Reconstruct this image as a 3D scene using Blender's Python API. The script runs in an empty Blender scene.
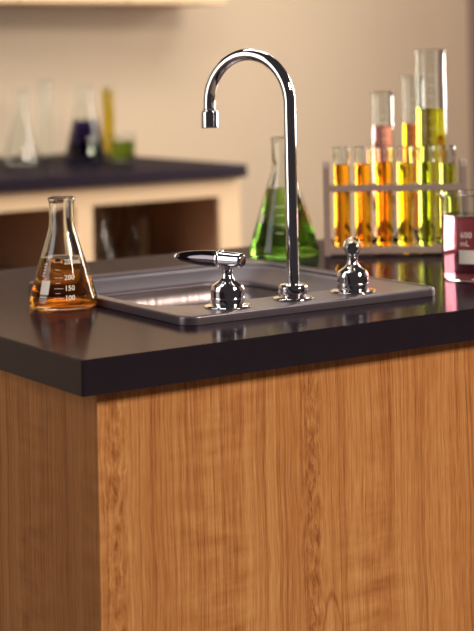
import bpy, bmesh, math, random
from mathutils import Matrix, Vector

random.seed(4)
scene = bpy.context.scene
COL = scene.collection
PI = math.pi
T = 0.91                      # height of the worktops above the floor

# ------------------------------------------------------------------ camera
cam_d = bpy.data.cameras.new('camera')
cam = bpy.data.objects.new('camera', cam_d)
COL.objects.link(cam)
right = Vector((0.83253, -0.55363, -0.01972)).normalized()
fwd = Vector((0.55389, 0.83250, 0.01217)).normalized()
up = right.cross(fwd).normalized()
m = Matrix((right, up, -fwd)).transposed().to_4x4()
m.translation = Vector((-0.8132, -1.5251, T + 0.3081))
cam.matrix_world = m
cam_d.sensor_fit = 'AUTO'
cam_d.sensor_width = 36.0
cam_d.lens = 1650.0 / 631.0 * 36.0
cam_d.shift_y = -(274.36) / 631.0
cam_d.clip_start = 0.05
cam_d.dof.use_dof = True
cam_d.dof.focus_distance = 1.94
cam_d.dof.aperture_fstop = 5.3
scene.camera = cam

# ------------------------------------------------------------------ world, exposure
scene.view_settings.view_transform = 'Standard'
scene.view_settings.look = 'None'
scene.view_settings.gamma = 1.0
scene.view_settings.exposure = 0.0
scene.view_settings.use_curve_mapping = False
w = bpy.data.worlds.new('world')
scene.world = w
w.use_nodes = True
w.node_tree.nodes['Background'].inputs['Color'].default_value = (1.0, 0.84, 0.88, 1)
w.node_tree.nodes['Background'].inputs['Strength'].default_value = 0.035
cy = scene.cycles
cy.max_bounces = 24
cy.transmission_bounces = 20
cy.transparent_max_bounces = 16
cy.glossy_bounces = 8
cy.diffuse_bounces = 3
cy.caustics_reflective = True
cy.caustics_refractive = True
cy.blur_glossy = 0.5
cy.sample_clamp_indirect = 6.0


def area(name, loc, target, size, power, color):
    d = bpy.data.lights.new(name, 'AREA')
    d.shape = 'RECTANGLE'
    d.size, d.size_y = size
    d.energy = power
    d.color = color
    o = bpy.data.objects.new(name, d)
    COL.objects.link(o)
    o.location = loc
    o.rotation_euler = (Vector(target) - Vector(loc)).to_track_quat('-Z', 'Y').to_euler()
    return o


# window daylight from the wall on the right, added overhead fill lights, and the photographer's soft lamps
area('window_daylight', (3.95, 1.00, T + 0.70), (0.9, 0.45, T + 0.05), (1.5, 1.5), 125, (1.0, 0.93, 0.82))
area('key_softbox', (1.7, -3.2, T + 2.1), (0.4, 0.0, T - 0.2), (0.8, 0.8), 150, (1.0, 0.85, 0.68))
area('added_fill_light', (2.2, 1.9, T + 1.75), (2.6, 3.57, T + 0.1), (1.6, 0.5), 30, (1.0, 0.89, 0.78))  # added light that brightens the back wall, no real fixture
area('side_softbox', (-1.6, 0.7, T + 0.65), (0.4, 0.3, T + 0.1), (1.0, 1.6), 16, (1.0, 0.94, 0.88))
area('added_fill_light', (1.75, 1.75, T + 1.35), (0.85, 0.5, T), (0.9, 0.35), 6, (1.0, 0.93, 0.84))  # added light above the rack, for glints on the tube rims
area('added_fill_light', (0.4, 0.9, T + 1.8), (1.5, 2.6, T - 0.2), (1.2, 0.4), 26, (1.0, 0.88, 0.74))  # added fill for the far cabinet's front and shaded interior


# ------------------------------------------------------------------ materials
def sc4(c):
    return (c[0], c[1], c[2], 1.0)


def pbr(name, col, rough=0.5, metal=0.0, spec=0.5, coat=0.0, bump=None, var=None):
    """principled with an optional colour variation (scale, amount) and bump (scale, strength)"""
    mt = bpy.data.materials.new(name)
    mt.use_nodes = True
    nt = mt.node_tree
    b = nt.nodes['Principled BSDF']
    b.inputs['Base Color'].default_value = sc4(col)
    b.inputs['Roughness'].default_value = rough
    b.inputs['Metallic'].default_value = metal
    b.inputs['Specular IOR Level'].default_value = spec
    b.inputs['Coat Weight'].default_value = coat
    tc = nt.nodes.new('ShaderNodeTexCoord')
    if var:
        n = nt.nodes.new('ShaderNodeTexNoise')
        n.inputs['Scale'].default_value = var[0]
        n.inputs['Detail'].default_value = 5
        nt.links.new(tc.outputs['Object'], n.inputs['Vector'])
        mx = nt.nodes.new('ShaderNodeMix')
        mx.data_type = 'RGBA'
        mx.inputs['A'].default_value = sc4([c * (1 - var[1]) for c in col])
        mx.inputs['B'].default_value = sc4([min(1, c * (1 + var[1])) for c in col])
        nt.links.new(n.outputs['Fac'], mx.inputs['Factor'])
        nt.links.new(mx.outputs['Result'], b.inputs['Base Color'])
    if bump:
        n = nt.nodes.new('ShaderNodeTexNoise')
        n.inputs['Scale'].default_value = bump[0]
        n.inputs['Detail'].default_value = 4
        nt.links.new(tc.outputs['Object'], n.inputs['Vector'])
        bp = nt.nodes.new('ShaderNodeBump')
        bp.inputs['Strength'].default_value = bump[1]
        bp.inputs['Distance'].default_value = 0.001
        nt.links.new(n.outputs['Fac'], bp.inputs['Height'])
        nt.links.new(bp.outputs['Normal'], b.inputs['Normal'])
    return mt


def resin_mat(name, col, rough, refl):
    """dull cast resin with a weak even sheen"""
    mt = bpy.data.materials.new(name)
    mt.use_nodes = True
    nt = mt.node_tree
    nt.nodes.remove(nt.nodes['Principled BSDF'])
    d = nt.nodes.new('ShaderNodeBsdfDiffuse')
    g = nt.nodes.new('ShaderNodeBsdfGlossy')
    g.inputs['Color'].default_value = (1, 0.96, 0.97, 1)
    g.inputs['Roughness'].default_value = rough
    tc = nt.nodes.new('ShaderNodeTexCoord')
    n = nt.nodes.new('ShaderNodeTexNoise')
    n.inputs['Scale'].default_value = 45
    n.inputs['Detail'].default_value = 6
    nt.links.new(tc.outputs['Object'], n.inputs['Vector'])
    r_ = nt.nodes.new('ShaderNodeValToRGB')
    r_.color_ramp.elements[0].position, r_.color_ramp.elements[0].color = 0.3, sc4([c * 0.85 for c in col])
    r_.color_ramp.elements[1].position, r_.color_ramp.elements[1].color = 0.7, sc4([c * 1.15 for c in col])
    nt.links.new(n.outputs['Fac'], r_.inputs['Fac'])
    nt.links.new(r_.outputs['Color'], d.inputs['Color'])
    mx = nt.nodes.new('ShaderNodeMixShader')
    mx.inputs[0].default_value = refl
    nt.links.new(d.outputs[0], mx.inputs[1])
    nt.links.new(g.outputs[0], mx.inputs[2])
    nt.links.new(mx.outputs[0], nt.nodes['Material Output'].inputs['Surface'])
    return mt


def glass_mat(name, ior=1.47, col=(0.97, 0.985, 0.98)):
    mt = bpy.data.materials.new(name)
    mt.use_nodes = True
    nt = mt.node_tree
    nt.nodes.remove(nt.nodes['Principled BSDF'])
    g = nt.nodes.new('ShaderNodeBsdfGlass')
    g.inputs['Color'].default_value = sc4(col)
    g.inputs['Roughness'].default_value = 0.0
    g.inputs['IOR'].default_value = ior
    nt.links.new(g.outputs[0], nt.nodes['Material Output'].inputs['Surface'])
    return mt


def liquid_mats(name, trans, length):
    """two surfaces with one shared absorption: trans is what is left of white after length metres.
    first: liquid against air; second: liquid against the wetted glass wall"""
    sig = [-math.log(max(t, 1e-4)) / length for t in trans]
    d = max(sig) * 1.02
    col = [1 - s / d for s in sig]
    out = []
    for suffix, ior in (('_surface', 1.34), ('_wetted', 1.34 / 1.47)):
        mt = glass_mat(name + suffix, ior, (1, 1, 1))
        nt = mt.node_tree
        v = nt.nodes.new('ShaderNodeVolumeAbsorption')
        v.inputs['Color'].default_value = sc4(col)
        v.inputs['Density'].default_value = d
        nt.links.new(v.outputs[0], nt.nodes['Material Output'].inputs['Volume'])
        out.append(mt)
    return out


def wood_mat(name, light, mid, dark, axis='x', figures=(), rough=0.38):
    """veneer with vertical grain; axis is the horizontal direction across the face"""
    mt = bpy.data.materials.new(name)
    mt.use_nodes = True
    nt = mt.node_tree
    N, L = nt.nodes, nt.links
    b = N['Principled BSDF']
    b.inputs['Roughness'].default_value = rough
    b.inputs['Specular IOR Level'].default_value = 0.35
    tc = N.new('ShaderNodeTexCoord')
    sp = N.new('ShaderNodeSeparateXYZ')
    L.new(tc.outputs['Object'], sp.inputs[0])
    X = sp.outputs['X' if axis == 'x' else 'Y']
    Z = sp.outputs['Z']

    def math_(op, a, b_=None, c=None):
        n = N.new('ShaderNodeMath')
        n.operation = op
        for i, v in enumerate((a, b_, c)):
            if v is None:
                continue
            if isinstance(v, (int, float)):
                n.inputs[i].default_value = v
            else:
                L.new(v, n.inputs[i])
        return n.outputs[0]

    def vec(x, z, y=0.0):
        n = N.new('ShaderNodeCombineXYZ')
        for i, v in zip((0, 1, 2), (x, y, z)):
            if isinstance(v, (int, float)):
                n.inputs[i].default_value = v
            else:
                L.new(v, n.inputs[i])
        return n.outputs[0]

    def noise(v, scale=1.0, detail=3, rough_=0.5):
        n = N.new('ShaderNodeTexNoise')
        n.inputs['Scale'].default_value = scale
        n.inputs['Detail'].default_value = detail
        n.inputs['Roughness'].default_value = rough_
        L.new(v, n.inputs['Vector'])
        return n.outputs['Fac']

    # slow wander of the grain, stronger inside the figured bands
    wander = math_('SUBTRACT', noise(vec(math_('MULTIPLY', X, 9), math_('MULTIPLY', Z, 5)), 1, 2), 0.5)
    u = math_('MULTIPLY_ADD', wander, 0.014, X)
    fig = None
    for (x0, wd, amp) in figures:
        g = math_('POWER', math_('DIVIDE', math_('SUBTRACT', X, x0), wd), 2.0)
        g = math_('EXPONENT', math_('MULTIPLY', g, -1.0))
        curl = math_('SUBTRACT', noise(vec(math_('MULTIPLY', X, 70), math_('MULTIPLY', Z, 34)), 1, 3), 0.5)
        u = math_('ADD', u, math_('MULTIPLY', math_('MULTIPLY', g, curl), amp))
        fig = g if fig is None else math_('MAXIMUM', fig, g)
    # broad bands, growth lines, fine pores
    broad = noise(vec(math_('MULTIPLY', u, 22), math_('MULTIPLY', Z, 0.8)), 1, 3)
    lines = noise(vec(math_('MULTIPLY', u, 240), math_('MULTIPLY', Z, 1.6)), 1, 4, 0.65)
    pores = noise(vec(math_('MULTIPLY', u, 700), math_('MULTIPLY', Z, 22)), 1, 3, 0.65)
    cont = noise(vec(math_('MULTIPLY', u, 75), math_('MULTIPLY', Z, 0.5), 11.0), 1, 1)
    cont = math_('ABSOLUTE', math_('SUBTRACT', cont, 0.5))
    cont = math_('SUBTRACT', 1.0, math_('MINIMUM', math_('DIVIDE', cont, 0.030), 1.0))
    # cathedral arches: rings of a paraboloid x^2 / z
    cat = None
    for (x0, wd, z0) in ((0.333, 0.030, -0.26), (0.590, 0.04, -0.30), (-0.16, 0.05, -0.34)):
        dx = math_('SUBTRACT', u, x0)
        q = math_('MULTIPLY', math_('MULTIPLY', dx, dx), 190.0)
        ring = math_('ADD', q, math_('SUBTRACT', Z, z0))
        s = math_('SINE', math_('MULTIPLY', ring, 88.0))
        s = math_('POWER', math_('MULTIPLY_ADD', s, 0.5, 0.5), 16.0)
        g = math_('EXPONENT', math_('MULTIPLY', math_('POWER', math_('DIVIDE', dx, wd), 2.0), -1.0))
        # arches start under z0
        below = math_('LESS_THAN', ring, 0.0)
        v = math_('MULTIPLY', math_('MULTIPLY', s, g), below)
        cat = v if cat is None else math_('MAXIMUM', cat, v)
    # chatoyant cross figure
    flame = noise(vec(math_('MULTIPLY', X, 16), math_('MULTIPLY', Z, 55), 3.0), 1, 3)
    flame = math_('MULTIPLY', math_('SUBTRACT', flame, 0.47), 1.4)
    fmask = noise(vec(math_('MULTIPLY', X, 9), math_('MULTIPLY', Z, 4), 7.0), 1, 1)
    fmask = math_('MULTIPLY', math_('MAXIMUM', math_('SUBTRACT', fmask, 0.46), 0.0), 4.0)
    fg = math_('EXPONENT', math_('MULTIPLY', math_('POWER', math_('DIVIDE', math_('SUBTRACT', X, 0.185), 0.045), 2.0), -1.0))
    fmask = math_('ADD', fmask, math_('MULTIPLY', fg, 0.7))
    flame = math_('MULTIPLY', flame, fmask)

    t = math_('MULTIPLY', math_('SUBTRACT', broad, 0.5), 0.62)
    t = math_('ADD', t, math_('MULTIPLY', math_('SUBTRACT', lines, 0.5), 1.0))
    t = math_('ADD', t, math_('MULTIPLY', math_('SUBTRACT', pores, 0.5), 1.05))
    t = math_('ADD', t, math_('MULTIPLY', flame, 0.55))
    t = math_('ADD', t, 0.55)
    t = math_('SUBTRACT', t, math_('MULTIPLY', cat, 0.34))
    t = math_('SUBTRACT', t, math_('MULTIPLY', cont, 0.20))
    if fig is not None:
        knot = noise(vec(math_('MULTIPLY', X, 150), math_('MULTIPLY', Z, 60), 5.0), 1, 3)
        t = math_('ADD', t, math_('MULTIPLY', math_('MULTIPLY', fig, math_('SUBTRACT', knot, 0.53)), 1.5))
    r = N.new('ShaderNodeValToRGB')
    e = r.color_ramp.elements
    e[0].position, e[0].color = 0.12, sc4(dark)
    e[1].position, e[1].color = 0.92, sc4(light)
    k = e.new(0.52)
    k.color = sc4(mid)
    L.new(t, r.inputs['Fac'])
    L.new(r.outputs['Color'], b.inputs['Base Color'])
    bp = N.new('ShaderNodeBump')
    bp.inputs['Strength'].default_value = 0.12
    bp.inputs['Distance'].default_value = 0.0004
    L.new(pores, bp.inputs['Height'])
    L.new(bp.outputs['Normal'], b.inputs['Normal'])
    return mt


M = {
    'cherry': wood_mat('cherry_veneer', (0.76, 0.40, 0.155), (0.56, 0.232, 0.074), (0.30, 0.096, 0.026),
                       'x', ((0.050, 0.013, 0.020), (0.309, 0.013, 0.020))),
    'cherry_shaded': wood_mat('cherry_veneer_shaded', (0.52, 0.24, 0.086), (0.41, 0.162, 0.050), (0.23, 0.076, 0.021), 'y'),  # same veneer darkened: the side's shade is put into its colour
    'resin': resin_mat('black_epoxy_resin', (0.014, 0.0085, 0.0155), 0.15, 0.15),
    'resin_far': resin_mat('navy_epoxy_resin', (0.014, 0.010, 0.020), 0.22, 0.07),
    'steel': pbr('satin_steel', (0.165, 0.14, 0.17), 0.34, metal=0.7, bump=(500, 0.03), var=(60, 0.06)),
    'bowl_steel': pbr('polished_bowl_steel', (0.32, 0.27, 0.29), 0.38, metal=1.0, var=(50, 0.06)),
    'chrome': pbr('chrome', (0.86, 0.85, 0.87), 0.035, metal=1.0),
    'dark_chrome': pbr('dark_chrome', (0.16, 0.14, 0.16), 0.06, metal=1.0),
    'black': pbr('black_rubber', (0.012, 0.012, 0.013), 0.5),
    'wall': pbr('painted_wall', (0.58, 0.475, 0.36), 0.85, bump=(120, 0.15), var=(2.5, 0.03)),
    'wall_shaded': pbr('shaded_side_wall', (0.30, 0.20, 0.19), 0.85, var=(2.5, 0.04)),  # darker than the back wall: its backlit shade is in the colour
    'floor': pbr('floor_vinyl', (0.20, 0.15, 0.12), 0.4, var=(6, 0.2)),
    'cream': pbr('cream_laminate', (0.72, 0.52, 0.33), 0.55, var=(14, 0.05)),
    'inner': pbr('brown_cabinet_lining', (0.58, 0.34, 0.21), 0.6, var=(12, 0.15)),
    'rack': pbr('rack_wood', (0.36, 0.265, 0.23), 0.45, bump=(200, 0.2), var=(60, 0.12)),
    'glass': glass_mat('borosilicate_glass'),
    'print': pbr('white_enamel_print', (0.95, 0.88, 0.80), 0.6),
    'white': pbr('white_painted_frame', (0.75, 0.72, 0.68), 0.4, var=(9, 0.04)),
}
def brush(mt):
    nt = mt.node_tree
    tc = nt.nodes.new('ShaderNodeTexCoord')
    mp = nt.nodes.new('ShaderNodeMapping')
    mp.inputs['Scale'].default_value = (70, 70, 1.5)
    n = nt.nodes.new('ShaderNodeTexNoise')
    n.inputs['Scale'].default_value = 1.0
    n.inputs['Detail'].default_value = 5
    bp = nt.nodes.new('ShaderNodeBump')
    bp.inputs['Strength'].default_value = 0.35
    bp.inputs['Distance'].default_value = 0.004
    nt.links.new(tc.outputs['Object'], mp.inputs[0])
    nt.links.new(mp.outputs[0], n.inputs['Vector'])
    nt.links.new(n.outputs['Fac'], bp.inputs['Height'])
    nt.links.new(bp.outputs['Normal'], nt.nodes['Principled BSDF'].inputs['Normal'])


brush(M['bowl_steel'])
LIQ = {
    'amber': liquid_mats('amber_liquid', (0.92, 0.36, 0.05), 0.06),
    'orange': liquid_mats('orange_liquid', (0.93, 0.42, 0.015), 0.022),
    'yellow': liquid_mats('yellow_green_liquid', (0.76, 0.58, 0.04), 0.022),
    'lime': liquid_mats('lime_liquid', (0.46, 0.56, 0.05), 0.022),
    'green': liquid_mats('green_liquid', (0.24, 0.56, 0.06), 0.08),
    'tall': liquid_mats('olive_yellow_liquid', (0.54, 0.56, 0.03), 0.045),
    'pink': liquid_mats('pale_rose_liquid', (0.80, 0.38, 0.36), 0.035),
    'rose': liquid_mats('rose_liquid', (0.66, 0.24, 0.31), 0.08),
    'navy': liquid_mats('navy_liquid', (0.03, 0.02, 0.10), 0.08),
    'mustard': liquid_mats('mustard_liquid', (0.70, 0.55, 0.03), 0.03),
    'leaf': liquid_mats('leaf_green_liquid', (0.22, 0.34, 0.05), 0.06),
}


# ------------------------------------------------------------------ object helpers
def obj(name, bm, mat, parent=None, smooth=True, bevel=None):
    me = bpy.data.meshes.new(name)
    bm.to_mesh(me)
    bm.free()
    for mm in (mat if isinstance(mat, (list, tuple)) else [mat]):
        me.materials.append(mm)
    if smooth:
        for p in me.polygons:
            p.use_smooth = True
    o = bpy.data.objects.new(name, me)
    COL.objects.link(o)
    if parent:
        o.parent = parent
    if bevel:
        b = o.modifiers.new('bevel', 'BEVEL')
        b.width = bevel
        b.segments = 3
        b.limit_method = 'ANGLE'
        b.angle_limit = math.radians(40)
        o.modifiers.new('wn', 'WEIGHTED_NORMAL').keep_sharp = True
    return o


def thing(name, label, cat, loc=(0, 0, 0), rotz=0.0, group=None):
    o = bpy.data.objects.new(name, None)
    o.empty_display_size = 0.05
    COL.objects.link(o)
    o.location = loc
    o.rotation_euler = (0, 0, rotz)
    o['label'] = label
    o['category'] = cat
    if group:
        o['group'] = group
    return o


def tag(o, label, cat, group=None):
    o['label'] = label
    o['category'] = cat
    if group:
        o['group'] = group
    return o


def struct(o):
    o['kind'] = 'structure'
    return o


def box(bm, x0, x1, y0, y1, z0, z1):
    vs = [bm.verts.new((x, y, z)) for z in (z0, z1) for x, y in ((x0, y0), (x1, y0), (x1, y1), (x0, y1))]
    for f in ((3, 2, 1, 0), (4, 5, 6, 7), (0, 1, 5, 4), (1, 2, 6, 5), (2, 3, 7, 6), (3, 0, 4, 7)):
        bm.faces.new([vs[i] for i in f])
    return bm


def boxes(*bs):
    bm = bmesh.new()
    for b in bs:
        box(bm, *b)
    return bm


def add_lathe(bm, prof, seg=48, mi=0, closed=False, M4=None):
    """prof: list of (r, z), first to last; normals point out for a profile run bottom -> top on the outside"""
    rings = []
    for r, z in prof:
        if r < 1e-6:
            v = Vector((0, 0, z))
            rings.append([bm.verts.new(M4 @ v if M4 else v)])
        else:
            ring = []
            for i in range(seg):
                a = 2 * PI * i / seg
                v = Vector((r * math.cos(a), r * math.sin(a), z))
                ring.append(bm.verts.new(M4 @ v if M4 else v))
            rings.append(ring)
    pairs = list(zip(rings[:-1], rings[1:]))
    mis = mi if isinstance(mi, (list, tuple)) else [mi] * len(pairs)
    if closed:
        pairs.append((rings[-1], rings[0]))
        mis = list(mis) + [mis[-1]]
    for (a, b), k in zip(pairs, mis):
        for i in range(seg):
            j = (i + 1) % seg
            if len(a) == 1 and len(b) == 1:
                continue
            if len(a) == 1:
                f = bm.faces.new((a[0], b[j], b[i]))
            elif len(b) == 1:
                f = bm.faces.new((a[i], a[j], b[0]))
            else:
                f = bm.faces.new((a[i], a[j], b[j], b[i]))
            f.material_index = k
    return bm


def lathe(prof, seg=48, **k):
    return add_lathe(bmesh.new(), prof, seg, **k)


def fillet(prof, rad, n=5):
    """round the inner corners of an open profile"""
    out = [prof[0]]
    for i in range(1, len(prof) - 1):
        p, a, b = Vector(prof[i]), Vector(prof[i - 1]), Vector(prof[i + 1])
        r = rad[i] if isinstance(rad, dict) and i in rad else (rad if not isinstance(rad, dict) else 0)
        if r <= 0:
            out.append(prof[i])
            continue
        da, db = (a - p), (b - p)
        r = min(r, da.length * 0.48, db.length * 0.48)
        s, e = p + da.normalized() * r, p + db.normalized() * r
        for k in range(n + 1):
            t = k / n
            q = s * (1 - t) ** 2 + p * 2 * t * (1 - t) + e * t * t
            out.append((q.x, q.y))
    out.append(prof[-1])
    return out


def radius_at(prof, z):
    for (r0, z0), (r1, z1) in zip(prof[:-1], prof[1:]):
        if z0 <= z <= z1 and z1 > z0:
            return r0 + (r1 - r0) * (z - z0) / (z1 - z0)
    return prof[-1][0]


def vessel(name, root, outer, wall_t, liquid_z, liquid, inner_bottom=0.003, glass_name='glass_body', seg=64, lip=0.0012):
    """a glass body of revolution with an exactly fitting liquid.
    outer: profile (r, z) from the axis at the bottom up to the rim."""
    side = [(r, z) for r, z in outer if r > 1e-6]
    zt = outer[-1][1]
    # inner profile = outer moved in by the wall thickness (bottom lifted)
    inner = [(max(r - wall_t, 1e-4), max(z, inner_bottom)) for r, z in side]
    clean = [(1e-9, inner[0][1])]
    for r, z in inner:
        if z >= clean[-1][1] - 1e-9 and not (abs(r - clean[-1][0]) < 1e-6 and abs(z - clean[-1][1]) < 1e-6):
            clean.append((r, z))
    inner = clean
    rt_ = radius_at([p for p in inner], zt)
    ri = inner[-1][0]
    if liquid is None:
        prof = list(outer) + [(outer[-1][0] - wall_t * 0.3, zt + lip * 0.6), (ri + wall_t * 0.3, zt + lip * 0.6)] + inner[::-1]
        obj(glass_name, lathe(prof, seg), M['glass'], root)
        return inner
    rl = radius_at(inner, liquid_z)
    above = [(rl, liquid_z)] + [p for p in inner if p[1] > liquid_z + 1e-4]
    below = [p for p in inner if p[1] < liquid_z - 1e-4] + [(rl, liquid_z)]
    prof = list(outer) + [(outer[-1][0] - wall_t * 0.3, zt + lip * 0.6), (ri + wall_t * 0.3, zt + lip * 0.6)] + above[::-1]
    obj(glass_name, lathe(prof, seg), M['glass'], root)
    lp = below + [(rl * 0.55, liquid_z - 0.0003), (0, liquid_z - 0.0003)]
    mis = [1] * (len(below) - 1) + [0, 0]
    obj('liquid', lathe(lp, seg, mi=mis), LIQ[liquid], root)
    return inner


def wrap_point(u, v, radius_fn, ang0, z0, off):
    """flat print coordinates (u along, v up) laid onto a surface of revolution"""
    z = z0 + v
    r = radius_fn(z) + off
    a = ang0 + u / r
    return Vector((r * math.cos(a), r * math.sin(a), z))


def print_text(bm, s, size, radius_fn, ang0, z0, off=0.00015, rot=0.0):
    cu = bpy.data.curves.new('print_tmp', 'FONT')
    cu.body = s
    cu.size = size
    cu.resolution_u = 2
    cu.align_y = 'CENTER'
    cu.offset = size * 0.02
    to = bpy.data.objects.new('print_tmp', cu)
    me = to.to_mesh()
    vs = []
    c, sn = math.cos(rot), math.sin(rot)
    for v in me.vertices:
        x, y = v.co.x * c - v.co.y * sn, v.co.x * sn + v.co.y * c
        vs.append(bm.verts.new(wrap_point(x, y, radius_fn, ang0, z0, off)))
    for p in me.polygons:
        try:
            bm.faces.new([vs[i] for i in p.vertices])
        except ValueError:
            pass
    to.to_mesh_clear()
    bpy.data.objects.remove(to)
    bpy.data.curves.remove(cu)


def print_bar(bm, u0, u1, v0, v1, radius_fn, ang0, z0, off=0.00015):
    n = max(1, int((u1 - u0) / 0.002))
    g = [[bm.verts.new(wrap_point(u0 + (u1 - u0) * i / n, v, radius_fn, ang0, z0, off)) for v in (v0, v1)] for i in range(n + 1)]
    for i in range(n):
        bm.faces.new((g[i][0], g[i + 1][0], g[i + 1][1], g[i][1]))


def rrect(x0, x1, y0, y1, r, n=10):
    pts = []
    for cx, cy_, a0 in ((x1 - r, y1 - r, 0), (x0 + r, y1 - r, 90), (x0 + r, y0 + r, 180), (x1 - r, y0 + r, 270)):
        for k in range(n + 1):
            a = math.radians(a0 + 90 * k / n)
            pts.append((cx + r * math.cos(a), cy_ + r * math.sin(a)))
    return pts


def loops_mesh(loops, close_first=False, close_last=False, wrap=False):
    """loops: list of (points2d, z) with equal counts, skinned one to the next"""
    bm = bmesh.new()
    rs = [[bm.verts.new((x, y, z)) for x, y in pts] for pts, z in loops]
    pr = list(zip(rs[:-1], rs[1:]))
    if wrap:
        pr.append((rs[-1], rs[0]))
    n = len(rs[0])
    for a, b in pr:
        for i in range(n):
            j = (i + 1) % n
            bm.faces.new((a[i], a[j], b[j], b[i]))
    if close_first:
        bm.faces.new(rs[0][::-1])
    if close_last:
        bm.faces.new(rs[-1])
    bmesh.ops.recalc_face_normals(bm, faces=bm.faces)
    return bm


def add_tube(bm, pts, rad, seg=24, cap=True):
    P = [Vector(p) for p in pts]
    R = rad if isinstance(rad, (list, tuple)) else [rad] * len(P)
    t0 = (P[1] - P[0]).normalized()
    ref = t0.orthogonal().normalized()
    rings = []
    prev = t0
    for i, p in enumerate(P):
        t = (P[min(i + 1, len(P) - 1)] - P[max(i - 1, 0)]).normalized()
        q = prev.rotation_difference(t)
        ref = (q @ ref).normalized()
        prev = t
        s = t.cross(ref)
        rings.append([bm.verts.new(p + (ref * math.cos(2 * PI * k / seg) + s * math.sin(2 * PI * k / seg)) * R[i]) for k in range(seg)])
    for a, b in zip(rings[:-1], rings[1:]):
        for k in range(seg):
            j = (k + 1) % seg
            bm.faces.new((a[k], a[j], b[j], b[k]))
    if cap:
        bm.faces.new(rings[0][::-1])
        bm.faces.new(rings[-1])
    return bm


# ------------------------------------------------------------------ the room
struct(obj('floor', boxes((-3.0, 4.2, -3.0, 4.0, -0.1, 0.0)), M['floor'], smooth=False))
struct(obj('wall_back', boxes((-3.0, 3.86, 3.60, 3.72, 0, 2.9)), M['wall'], smooth=False))
# wall on the right with the window opening
WX = 3.74
struct(obj('wall_right', boxes((WX, WX + 0.12, 1.90, 3.60, 0, 2.9), (WX, WX + 0.12, -1.6, 0.10, 0, 2.9),
                               (WX, WX + 0.12, 0.10, 1.90, 0, T - 0.02), (WX, WX + 0.12, 0.10, 1.90, T + 1.52, 2.9)),
           M['wall_shaded'], smooth=False))
win = struct(thing('window_1', 'white framed window in the side wall', 'window', (WX, 0.10, T - 0.02)))
obj('frame', boxes((0.01, 0.09, 0, 1.8, 0, 0.05), (0.01, 0.09, 0, 1.8, 1.49, 1.54), (0.01, 0.09, 0, 0.05, 0.05, 1.49),
                   (0.01, 0.09, 1.75, 1.8, 0.05, 1.49)), M['white'], win, smooth=False, bevel=0.003)
obj('mullion', boxes((0.03, 0.07, 0.885, 0.915, 0.05, 1.49)), M['white'], win, smooth=False, bevel=0.003)

# ------------------------------------------------------------------ back counter (far, out of focus)
bc = thing('base_cabinet', 'cream open-fronted base cabinet under the far dark worktop', 'cabinet', (0, 0, 0))
zt = T - 0.038
XL, XR, YF, YB = 0.30, 1.932, 2.60, 3.58
obj('face_frame', boxes((XL, XR, YF, YF + 0.02, T - 0.093, zt),
                        (XR - 0.076, XR, YF, YF + 0.02, 0.10, T - 0.093), (1.373, 1.430, YF, YF + 0.02, 0.10, T - 0.093),
                        (XL, XL + 0.06, YF, YF + 0.02, 0.10, T - 0.093),
                        (XL + 0.06, 1.373, YF, YF + 0.02, 0.10, 0.16), (1.430, XR - 0.076, YF, YF + 0.02, 0.10, 0.16)),
    M['cream'], bc, smooth=False, bevel=0.002)
for nm, b in (('side_panel', (XR - 0.02, XR, YF + 0.02, YB, 0.10, zt)), ('side_panel', (XL, XL + 0.02, YF + 0.02, YB, 0.10, zt))):
    obj(nm, boxes(b), M['cream'], bc, smooth=False)
obj('partition', boxes((1.392, 1.410, YF + 0.02, YB - 0.3, 0.12, zt)), M['inner'], bc, smooth=False)
obj('back_panel', boxes((XL + 0.02, XR - 0.02, YB - 0.32, YB - 0.30, 0.12, zt)), M['inner'], bc, smooth=False)
obj('lining', boxes((XR - 0.024, XR - 0.0201, YF + 0.021, YB - 0.32, 0.14, zt - 0.001)), M['inner'], bc, smooth=False)
obj('shelf', boxes((XL + 0.02, 1.392, YF + 0.03, YB - 0.32, T - 0.33, T - 0.31)), M['inner'], bc, smooth=False)
obj('shelf', boxes((1.41, XR - 0.024, YF + 0.03, YB - 0.32, T - 0.33, T - 0.31)), M['inner'], bc, smooth=False)
obj('bottom_board', boxes((XL + 0.02, XR - 0.02, YF + 0.02, YB - 0.3, 0.10, 0.12)), M['inner'], bc, smooth=False)
obj('plinth', boxes((XL + 0.02, XR - 0.02, YF + 0.06, YB - 0.3, 0.0, 0.10)), M['black'], bc, smooth=False)

wt = obj('worktop', boxes((XL - 0.02, XR + 0.005, YF - 0.035, YB, zt, T)), M['resin_far'], smooth=False, bevel=0.003)
tag(wt, 'navy black worktop across the far cream cabinet', 'worktop')

wc = thing('wall_cabinet', 'cream wall cabinet hung high above the far worktop', 'cabinet', (0.74, 3.27, T + 0.510))
obj('body', boxes((0, 1.60, 0.018, 0.33, 0, 0.60)), M['inner'], wc, smooth=False, bevel=0.002)
for k in range(4):
    d = obj('door', boxes((0.002 + k * 0.40, 0.398 + k * 0.40, 0, 0.018, 0.0, 0.60)), M['cream'], wc, smooth=False, bevel=0.002)
    obj('handle', boxes((0.03 + k * 0.40, 0.042 + k * 0.40, -0.022, 0.0, 0.05, 0.15)), M['steel'], d, smooth=False, bevel=0.002)


# ------------------------------------------------------------------ near counter
def counter_loops():
    o = rrect(0, 1.60, 0, 0.757, 0.003, 10)
    i = rrect(0.209, 0.579, 0.188, 0.530, 0.045, 10)
    return o, i


ct_o, ct_i = counter_loops()
bm = loops_mesh([(ct_o, T - 0.038), (ct_o, T - 0.0015), ([(x + (0.0015 if x < 0.8 else -0.0015), y + (0.0015 if y < 0.4 else -0.0015)) for x, y in ct_o], T),
                 (ct_i, T), (ct_i, T - 0.038)], wrap=True)
ct = obj('countertop', bm, M['resin'], smooth=False)
tag(ct, 'thick black resin countertop holding the sink and glassware', 'countertop')

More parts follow.
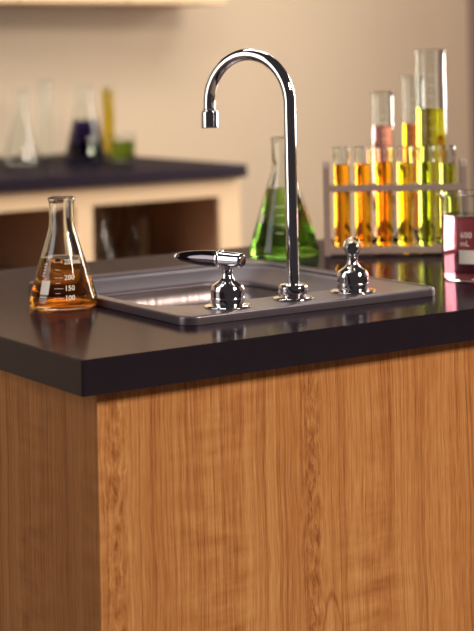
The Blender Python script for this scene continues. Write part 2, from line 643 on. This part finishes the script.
ic = thing('island_cabinet', 'cherry veneered island cabinet under the black countertop', 'cabinet', (0, 0, 0))
CX, CY = 0.029, 0.023
zc = T - 0.038


def veneer(name, foot, mat):
    """upright panel with mitred ends: foot is its outline seen from above; its origin is at worktop height"""
    o = obj(name, loops_mesh([(foot, -T), (foot, zc - T)], True, True), mat, ic, smooth=False, bevel=0.0006)
    o.location = (0, 0, T)
    return o


X0, X1, Y0, Y1, TH = CX, 1.575, CY, 0.735, 0.018
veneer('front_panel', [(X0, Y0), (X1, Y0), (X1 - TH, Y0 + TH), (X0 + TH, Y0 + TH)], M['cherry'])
veneer('side_panel', [(X0, Y1), (X0, Y0), (X0 + TH, Y0 + TH), (X0 + TH, Y1 - TH)], M['cherry_shaded'])
veneer('side_panel', [(X1, Y0), (X1, Y1), (X1 - TH, Y1 - TH), (X1 - TH, Y0 + TH)], M['cherry_shaded'])
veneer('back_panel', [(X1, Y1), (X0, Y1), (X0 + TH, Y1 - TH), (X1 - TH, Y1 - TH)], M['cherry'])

# ------------------------------------------------------------------ sink
D = 0.0105      # rim height above the countertop
sk = thing('sink', 'rectangular stainless drop-in sink with a faucet ledge', 'sink', (0, 0, T))
SX0, SX1, SY0, SY1 = 0.199, 0.587, 0.114, 0.538
BX0, BX1, BY0, BY1 = 0.222, 0.567, 0.203, 0.524       # upper opening
DX0, DX1, DY0, DY1 = 0.236, 0.514, 0.216, 0.487       # deep bowl inside the sloping apron
def rr(d, base=(SX0, SX1, SY0, SY1), r=0.020):
    return rrect(base[0] + d, base[1] - d, base[2] + d, base[3] - d, max(r - d * 0.6, 0.004), 10)
def br(d, r=0.062):
    return rrect(BX0 + d, BX1 - d, BY0 + d, BY1 - d, max(r - d * 0.6, 0.02), 10)
def dp(d, r=0.058):
    return rrect(DX0 + d, DX1 - d, DY0 + d, DY1 - d, max(r - d * 0.6, 0.02), 10)
def mixl(a_, b_, t):
    return [(p[0] * (1 - t) + q[0] * t, p[1] * (1 - t) + q[1] * t) for p, q in zip(a_, b_)]
rim = loops_mesh([(rr(0.010), 0.0003), (rr(0.0), 0.0003), (rr(0.0), 0.0080), (rr(0.0008), 0.0096), (rr(0.0026), D), (rr(0.0060), D),
                  (rr(0.0075), D - 0.0012),
                  (br(-0.006), D - 0.0012), (br(-0.002), D - 0.0018), (br(0.0), D - 0.0045), (br(0.0), D - 0.0065),
                  (br(-0.004), D - 0.0065), (br(-0.0065), 0.0003)], wrap=True)
ro = obj('rim', rim, M['steel'], sk, smooth=False)
b_ = ro.modifiers.new('bevel', 'BEVEL'); b_.width = 0.0006; b_.segments = 2; b_.limit_method = 'ANGLE'
o_ = ro
for p in ro.data.polygons:
    p.use_smooth = True
ro.modifiers.new('wn', 'WEIGHTED_NORMAL')
apron = loops_mesh([(br(0.0002), D - 0.005), (mixl(br(0.0), dp(0), 0.12), D - 0.0085), (mixl(br(0.0), dp(0), 0.85), -0.0095),
                    (mixl(br(0.0), dp(0), 0.97), -0.0118), (dp(0.0005), -0.0150)])
bmesh.ops.reverse_faces(apron, faces=apron.faces)
ao = obj('apron', apron, M['steel'], sk)
bowl = loops_mesh([(dp(0.0006), -0.0148), (dp(0.002), -0.04), (dp(0.005), -0.125), (dp(0.012), -0.143), (dp(0.028), -0.151),
                   (dp(0.08, 0.06), -0.153)], close_last=True)
bo = obj('bowl', bowl, M['bowl_steel'], sk)
for o_ in (ao, bo):
    s_m = o_.modifiers.new('solid', 'SOLIDIFY')
    s_m.thickness = 0.0008
    s_m.offset = 1.0
BX0, BX1, BY0, BY1 = DX0, DX1, DY0, DY1
dr = obj('drain', lathe([(0, 0.0), (0.030, 0.0), (0.034, 0.001), (0.036, 0.003), (0.040, 0.003), (0.042, 0.0)], 32), M['chrome'], sk)
dr.location = ((BX0 + BX1) / 2, (BY0 + BY1) / 2, -0.1526)

# ------------------------------------------------------------------ faucet
SD = Vector((-0.364, 0.932, 0)).normalized()     # direction of the spout and of one lever
fx, fy = 0.3885, 0.165
fz = T + D - 0.0012
fc = thing('gooseneck_faucet', 'tall chrome gooseneck faucet with two lever handles on the sink ledge', 'faucet', (fx, fy, fz))
obj('escutcheon', lathe([(0.006, 0), (0.0255, 0), (0.0262, 0.001), (0.0245, 0.0024), (0.019, 0.0032), (0.007, 0.0034)], 48), M['chrome'], fc)
obj('collar', lathe(fillet([(0.007, 0.003), (0.0155, 0.003), (0.0155, 0.0055), (0.0185, 0.0065), (0.0185, 0.0150), (0.0165, 0.0180), (0.0100, 0.0195), (0.0079, 0.0195)], 0.0010), 48), M['chrome'], fc)
R0 = 0.0622
ZS = 0.2450
pts = [(0, 0, 0.004), (0, 0, 0.02), (0, 0, 0.06), (0, 0, 0.12), (0, 0, 0.18), (0, 0, ZS - 0.015)]
NA = 48
for k in range(NA + 1):
    a = PI * k / NA
    q = SD * (R0 - R0 * math.cos(a))
    pts.append((q.x, q.y, ZS + R0 * math.sin(a)))
e = SD * (2 * R0)
pts += [(e.x, e.y, ZS - 0.006), (e.x, e.y, ZS - 0.0105)]
obj('spout', add_tube(bmesh.new(), pts, 0.0078, 32), M['chrome'], fc)
aer = obj('aerator', lathe(fillet([(0.0, 0.002), (0.0075, 0.002), (0.0080, 0.0), (0.0108, 0.0), (0.0112, 0.0010), (0.0112, 0.0205), (0.0104, 0.0222), (0.0080, 0.0226)], 0.0006), 40), M['chrome'], fc)
aer.location = (e.x, e.y, ZS - 0.0320)


def handle(x, y, direction, label):
    h = obj('handle_base', lathe(fillet([(0.0, 0.0), (0.0290, 0.0), (0.0296, 0.0012), (0.0270, 0.0026), (0.0215, 0.0034), (0.0208, 0.0044),
                                          (0.0208, 0.0215), (0.0192, 0.0262), (0.0150, 0.0290), (0.0108, 0.0315), (0.0078, 0.0350),
                                          (0.0062, 0.0400), (0.0066, 0.0445), (0.0092, 0.0510)], 0.0012), 56), M['chrome'], fc)
    h.location = (x - fx, y - fy, 0)
    h['label'] = label
    ring = obj('ring', lathe([(0.0206, 0.0100), (0.0212, 0.0104), (0.0212, 0.0122), (0.0206, 0.0126)], 56), M['chrome'], h)
    d = Vector((direction[0], direction[1], 0)).normalized()
    rot = d.to_track_quat('Z', 'Y').to_matrix().to_4x4()
    M4 = Matrix.Translation((0, 0, 0.0572)) @ rot
    # butt (behind the post) and collar, chrome
    obj('lever_butt', add_lathe(bmesh.new(), fillet([(0.0, -0.0240), (0.0068, -0.0240), (0.0088, -0.0215), (0.0095, -0.004), (0.0100, 0.0080),
                                                     (0.0115, 0.0090), (0.0115, 0.0120), (0.0100, 0.0130), (0.0, 0.0130)], 0.0008), 40, M4=M4), M['chrome'], h)
    obj('lever', add_lathe(bmesh.new(), [(0.0098, 0.0128), (0.0100, 0.020), (0.0098, 0.032), (0.0090, 0.046), (0.0077, 0.058), (0.0062, 0.068), (0.0044, 0.0745), (0.0036, 0.0752), (0.0, 0.0752)], 40, M4=M4),
        M['dark_chrome'], h)['label'] = 'dark polished tapering lever'
    obj('lever_tip', add_lathe(bmesh.new(), [(0.0030, 0.0750), (0.0034, 0.0762), (0.0034, 0.0790), (0.0024, 0.0806), (0.0, 0.0812)], 32, M4=M4), M['chrome'], h)
    return h


handle(0.289, 0.163, SD, 'chrome handle whose lever points away over the bowl')
handle(0.4825, 0.1645, (0.60, 0.80), 'chrome handle seen end on, its lever pointing towards the rack')


# ------------------------------------------------------------------ glassware
def flask_profile(rb, h, rn, zn, lip=0.0010, rc=0.006):
    """Erlenmeyer: base radius, height, neck radius, height where the cone meets the neck"""
    p = [(0, 0.0008), (rb * 0.80, 0.0008), (rb * 0.84, 0.0), (rb * 0.985, 0.0), (rb, rc * 1.9),
         (rn * 1.0, zn), (rn, h - 0.006), (rn + lip * 1.3, h - 0.0038), (rn + lip * 1.8, h - 0.0018), (rn + lip, h)]
    return fillet(p, {3: 0.009, 4: 0.009, 5: 0.009, 6: 0.002}, 6)


def flask(name, label, loc, rb, h, rn, zn, liq_z, liq, group=None, marks=None, wall_t=0.0017, rotz=0.0):
    r = thing(name, label, 'flask', loc, rotz, group)
    prof = flask_profile(rb, h, rn, zn)
    vessel('flask', r, prof, wall_t, liq_z, liq, 0.0028)
    fn = lambda z: radius_at([p for p in prof if p[0] > rb * 0.9 or p[1] > 0.002], z)
    return r, fn


def facing(x, y):
    """angle about a vessel's axis at which its surface faces the photographer's position"""
    return math.atan2(-1.5251 - y, -0.8132 - x)


# amber Erlenmeyer
ax, ay = 0.1655, 0.358
fl, fn = flask('erlenmeyer_flask', 'small flask of amber liquid marked 250 mL beside the sink corner', (ax, ay, T), 0.0440, 0.1385, 0.0160, 0.1020, 0.0630, 'amber',
               'conical flasks')
a0 = facing(ax, ay)
bm = bmesh.new()
K = 1 / 776.0        # metres for one printed unit on this flask
for s_, z in (('250mL', 0.0595), ('200', 0.0405), ('150', 0.0275), ('100', 0.0158)):
    print_text(bm, s_, 0.0088, fn, a0 + 1.2 * K / 0.03, z)
    print_bar(bm, -8.5 * K, 0.2 * K, -0.00028, 0.00028, fn, a0, z)
for z in (0.0500, 0.0340, 0.0217):
    print_bar(bm, -7.5 * K, -2.5 * K, -0.00028, 0.00028, fn, a0, z)
obj('graduation_marks', bm, M['print'], fl, smooth=False)['label'] = 'white printed volume scale'
bm = bmesh.new()
print_bar(bm, -0.0064, 0.0064, -0.0085, 0.0085, fn, a0 - 0.62, 0.0285)
print_bar(bm, -0.0050, 0.0040, -0.0120, -0.0112, fn, a0 - 0.62, 0.0285)
for k in range(5):
    print_bar(bm, -0.0060 + 0.0004 * k, -0.0025 + 0.0005 * k, 0.0130 + 0.0036 * k, 0.0148 + 0.0036 * k, fn, a0 - 0.66, 0.0285)
obj('marking_patch', bm, M['print'], fl, smooth=False)['label'] = 'white matt writing patch'

# green Erlenmeyer
gx, gy = 0.694, 0.617
fg, fng = flask('erlenmeyer_flask', 'larger flask of green liquid standing behind the faucet', (gx, gy, T), 0.0555, 0.1855, 0.0165, 0.139, 0.1070, 'green',
                'conical flasks')
bm = bmesh.new()
a0 = facing(gx, gy)
for z, wd in ((0.052, 0.016), (0.066, 0.012), (0.039, 0.012), (0.079, 0.016)):
    print_bar(bm, -0.012, -0.012 + wd, -0.0004, 0.0004, fng, a0, z)
obj('graduation_marks', bm, M['print'], fg, smooth=False)
bm = bmesh.new()
print_bar(bm, -0.013, -0.001, -0.006, 0.007, fng, a0 - 0.85, 0.060)
obj('marking_patch', bm, M['print'], fg, smooth=False)


# beaker
def beaker(label, loc, r, h, liq_z, liq, group=None):
    o = thing('beaker', label, 'beaker', loc, 0, group)
    prof = [(0, 0.0006), (r * 0.8, 0.0006), (r * 0.86, 0.0), (r - 0.0005, 0.0), (r, 0.004), (r, 0.010), (r, h - 0.010), (r + 0.0002, h - 0.006), (r + 0.0032, h - 0.0015), (r + 0.0034, h)]
    prof = fillet(prof, {3: 0.004, 4: 0.006, 7: 0.004, 8: 0.001}, 5)
    vessel('beaker', o, prof, 0.0019, liq_z, liq, 0.0030)
    return o, (lambda z: r)


bx, by = 0.736, 0.208
bk, fnb = beaker('glass beaker of rose pink liquid in front of the rack', (bx, by, T), 0.0500, 0.1180, 0.0890, 'rose')
bm = bmesh.new()
a0 = facing(bx, by)
print_text(bm, '600', 0.0115, fnb, a0 - 0.50, 0.0640)
print_text(bm, 'mL', 0.0105, fnb, a0 - 0.50, 0.0525)
print_bar(bm, 0.0, 0.022, -0.0095, 0.0095, fnb, a0 - 0.54, 0.0345)
obj('volume_print', bm, M['print'], bk, smooth=False)['label'] = 'white printed capacity and patch'


# graduated cylinders
def cylinder(label, loc, r, h, liq_z, liq, group='measuring cylinders behind the test tube rack', ticks=True, cat='cylinder'):
    o = thing('measuring_cylinder', label, cat, loc, 0, group)
    foot_r = r * 1.75
    bm = bmesh.new()
    add_lathe(bm, [(0, 0), (foot_r, 0), (foot_r * 1.02, 0.003), (foot_r * 0.97, 0.007), (r * 1.1, 0.0115), (r * 0.9, 0.0125), (0, 0.0125)], 6)
    obj('foot', bm, M['glass'], o, smooth=False)
    prof = [(0, 0.0130), (r - 0.002, 0.0130), (r, 0.0160), (r, 0.05), (r, h - 0.006), (r + 0.0018, h - 0.0015), (r + 0.0020, h)]
    prof = fillet(prof, {1: 0.002, 2: 0.002, 4: 0.003, 5: 0.001}, 4)
    vessel('cyl', o, prof, 0.0014, liq_z, liq, 0.0155, glass_name='tube', seg=40)
    if ticks:
        bm = bmesh.new()
        a = facing(loc[0], loc[1])
        n = 14
        for k in range(n):
            z = 0.05 + (h - 0.09) * k / (n - 1)
            print_bar(bm, -0.004, 0.004 if k % 2 else 0.009, -0.0004, 0.0004, lambda z_: r, a, z)
        obj('graduation_marks', bm, M['print'], o, smooth=False)
    return o


cylinder('measuring cylinder of pale rose liquid behind the rack', (0.907, 0.628, T), 0.0180, 0.2525, 0.1970, 'pink')
cylinder('measuring cylinder of orange liquid, middle of three behind the rack', (1.0157, 0.681, T), 0.0175, 0.2767, 0.1956, 'orange')
cylinder('tallest measuring cylinder, half filled with olive yellow liquid', (0.963, 0.570, T), 0.0250, 0.3200, 0.2245, 'tall')


# ------------------------------------------------------------------ test tube rack
rk_a = math.radians(-38.0)
rk = thing('test_tube_rack', 'pale wooden rack holding six filled test tubes', 'rack', (0.830, 0.5046, T), rk_a)
NT, SPC = 6, 0.0332
HL, HD = 0.112, 0.024     # half length, half depth
TR = 0.0127
zu0, zu1 = 0.1010, 0.1105
zl0, zl1 = 0.0040, 0.0135


def holed_board(x0, x1, y0, y1, z0, z1, centres, r, floor=None, n=32):
    """board with round holes; floor: level of a blind hole's bottom"""
    bm = bmesh.new()
    xs = [x0] + [(a + b) / 2 for a, b in zip(centres[:-1], centres[1:])] + [x1]
    for i, c in enumerate(centres):
        xa, xb = xs[i], xs[i + 1]
        circ, sq = [], []
        for k in range(n):
            a = 2 * PI * (k + 0.5) / n
            dx, dy = math.cos(a), math.sin(a)
            circ.append((c + r * dx, r * dy))
            tx = ((xb - c) if dx > 0 else (xa - c)) / dx
            ty = (y1 if dy > 0 else y0) / dy
            t = min(tx, ty)
            sq.append((c + dx * t, dy * t))
        tops = [[bm.verts.new((x, y, z1)) for x, y in sq], [bm.verts.new((x, y, z1)) for x, y in circ]]
        zb = z0 if floor is None else floor
        bots = [[bm.verts.new((x, y, z0)) for x, y in sq], [bm.verts.new((x, y, zb)) for x, y in circ]]
        corners = []
        for k in range(n):
            j = (k + 1) % n
            bm.faces.new((tops[0][k], tops[0][j], tops[1][j], tops[1][k]))
            bm.faces.new((tops[1][k], tops[1][j], bots[1][j], bots[1][k]))
            if floor is None:
                bm.faces.new((bots[1][k], bots[1][j], bots[0][j], bots[0][k]))
        # corner fill of the top and bottom squares
        for cx, cy2 in ((xb, y1), (xa, y1), (xa, y0), (xb, y0)):
            for lv, z in ((tops[0], z1), (bots[0], z0)):
                near = sorted(range(n), key=lambda k: (lv[k].co.x - cx) ** 2 + (lv[k].co.y - cy2) ** 2)[:2]
                v = bm.verts.new((cx, cy2, z))
                try:
                    bm.faces.new((lv[near[0]], v, lv[near[1]]))
                except ValueError:
                    pass
        if floor is not None:
            bm.faces.new(bots[1])
            bm.faces.new(bots[0])
    # outer walls
    for a, b in (((x0, y0), (x1, y0)), ((x1, y0), (x1, y1)), ((x1, y1), (x0, y1)), ((x0, y1), (x0, y0))):
        bm.faces.new([bm.verts.new(p) for p in ((*a, z0), (*b, z0), (*b, z1), (*a, z1))])
    bmesh.ops.remove_doubles(bm, verts=bm.verts, dist=1e-5)
    bmesh.ops.recalc_face_normals(bm, faces=bm.faces)
    return bm


cent = [(-2.5 + k) * SPC for k in range(NT)]
obj('upper_shelf', holed_board(-HL + 0.010, HL - 0.010, -HD, HD, zu0, zu1, cent, TR + 0.0008), M['rack'], rk, smooth=False)
obj('lower_shelf', holed_board(-HL + 0.010, HL - 0.010, -HD, HD, zl0, zl1, cent, 0.0105, floor=zl1 - 0.006), M['rack'], rk, smooth=False)
for s_ in (-1, 1):
    x0, x1 = sorted((s_ * (HL - 0.010), s_ * HL))
    bm = bmesh.new()
    pl = [(-HD, 0), (HD, 0), (HD, 0.138), (HD - 0.004, 0.145), (HD - 0.010, 0.148), (-HD + 0.010, 0.148), (-HD + 0.004, 0.145), (-HD, 0.138)]
    a_ = [bm.verts.new((x0, y, z)) for y, z in pl]
    b_ = [bm.verts.new((x1, y, z)) for y, z in pl]
    bm.faces.new(a_[::-1])
    bm.faces.new(b_)
    for k in range(len(pl)):
        j = (k + 1) % len(pl)
        bm.faces.new((a_[k], a_[j], b_[j], b_[k]))
    bmesh.ops.recalc_face_normals(bm, faces=bm.faces)
    obj('end_panel', bm, M['rack'], rk, smooth=False, bevel=0.001)

names = [('orange', 'test tube of orange liquid in the rack hole nearest the green flask'),
         ('orange', 'test tube of orange liquid, second along from the green flask'),
         ('orange', 'test tube of orange liquid in front of the rose measuring cylinder'),
         ('yellow', 'test tube of yellow liquid between the orange and the lime ones'),
         ('lime', 'test tube of lime green liquid, second from the beaker end'),
         ('lime', 'test tube of lime green liquid in the rack hole nearest the beaker')]
for k, (lq, lb) in enumerate(names):
    p = Matrix.Rotation(rk_a, 4, 'Z') @ Vector((cent[k], 0, 0))
    t = thing('test_tube', lb, 'test tube', (0.830 + p.x, 0.5046 + p.y, T + zl1 - 0.0055 + 0.0002), rk_a + k * 1.3, 'filled test tubes in the rack')
    hgt = 0.1605
    prof = [(0, 0)] + [(TR * math.sin(PI / 2 * i / 10), TR - TR * math.cos(PI / 2 * i / 10)) for i in range(1, 11)]
    prof += [(TR, hgt - 0.008), (TR + 0.0003, hgt - 0.004), (TR + 0.0012, hgt - 0.0012), (TR + 0.0012, hgt)]
    side = prof
    wt_ = 0.0011
    ri_ = TR - wt_
    zlq = 0.1345 + (0.0, 0.0005, 0.003, 0.001, 0.0015, -0.001)[k]
    inner = [(0, wt_)] + [(ri_ * math.sin(PI / 2 * i / 10), TR - ri_ * math.cos(PI / 2 * i / 10)) for i in range(1, 11)]
    gl = list(side) + [(TR + 0.0006, hgt + 0.0005), (ri_ + 0.0003, hgt + 0.0003), (ri_, hgt - 0.001), (ri_, zlq)]
    obj('tube', lathe(gl, 36), M['glass'], t)
    lp = inner + [(ri_, zlq), (ri_ * 0.55, zlq - 0.0008), (0, zlq - 0.0008)]
    obj('liquid', lathe(lp, 36, mi=[1] * (len(inner)) + [0, 0]), LIQ[lq], t)

# ------------------------------------------------------------------ far glassware on the back worktop
flask('erlenmeyer_flask', 'big flask of navy blue liquid on the far worktop', (1.719, 3.172, T), 0.0680, 0.2400, 0.0270, 0.190, 0.1290, 'navy', 'conical flasks')
flask('erlenmeyer_flask', 'big empty clear flask on the far worktop, farthest from the mustard cylinder', (1.459, 3.106, T), 0.0560, 0.2300, 0.0200, 0.165, None, None, 'flasks on the far worktop')
cylinder('narrow measuring cylinder of mustard liquid beside the navy flask', (1.842, 3.240, T), 0.0195, 0.2300, 0.2240, 'mustard', 'far measuring cylinders', ticks=False)
cylinder('empty clear measuring cylinder behind the navy flask', (1.640, 3.300, T), 0.0230, 0.2600, None, None, 'far measuring cylinders', ticks=False)
beaker('small beaker of leaf green liquid on the far worktop', (1.775, 3.030, T), 0.0390, 0.0850, 0.0640, 'leaf')
# glassware stored in the open cabinet below
SH = T - 0.31
flask('erlenmeyer_flask', 'empty clear flask inside the far open cabinet near its middle upright', (1.60, 2.86, SH), 0.050, 0.215, 0.018, 0.150, None, None, 'glassware in the open cabinet')
cylinder('empty measuring cylinder standing on the open cabinet shelf', (1.735, 2.84, SH), 0.018, 0.150, None, None, 'glassware in the open cabinet', ticks=False)
flask('erlenmeyer_flask', 'empty clear flask inside the far open cabinet by its end stile', (1.80, 3.02, SH), 0.052, 0.225, 0.019, 0.160, None, None, 'glassware in the open cabinet')
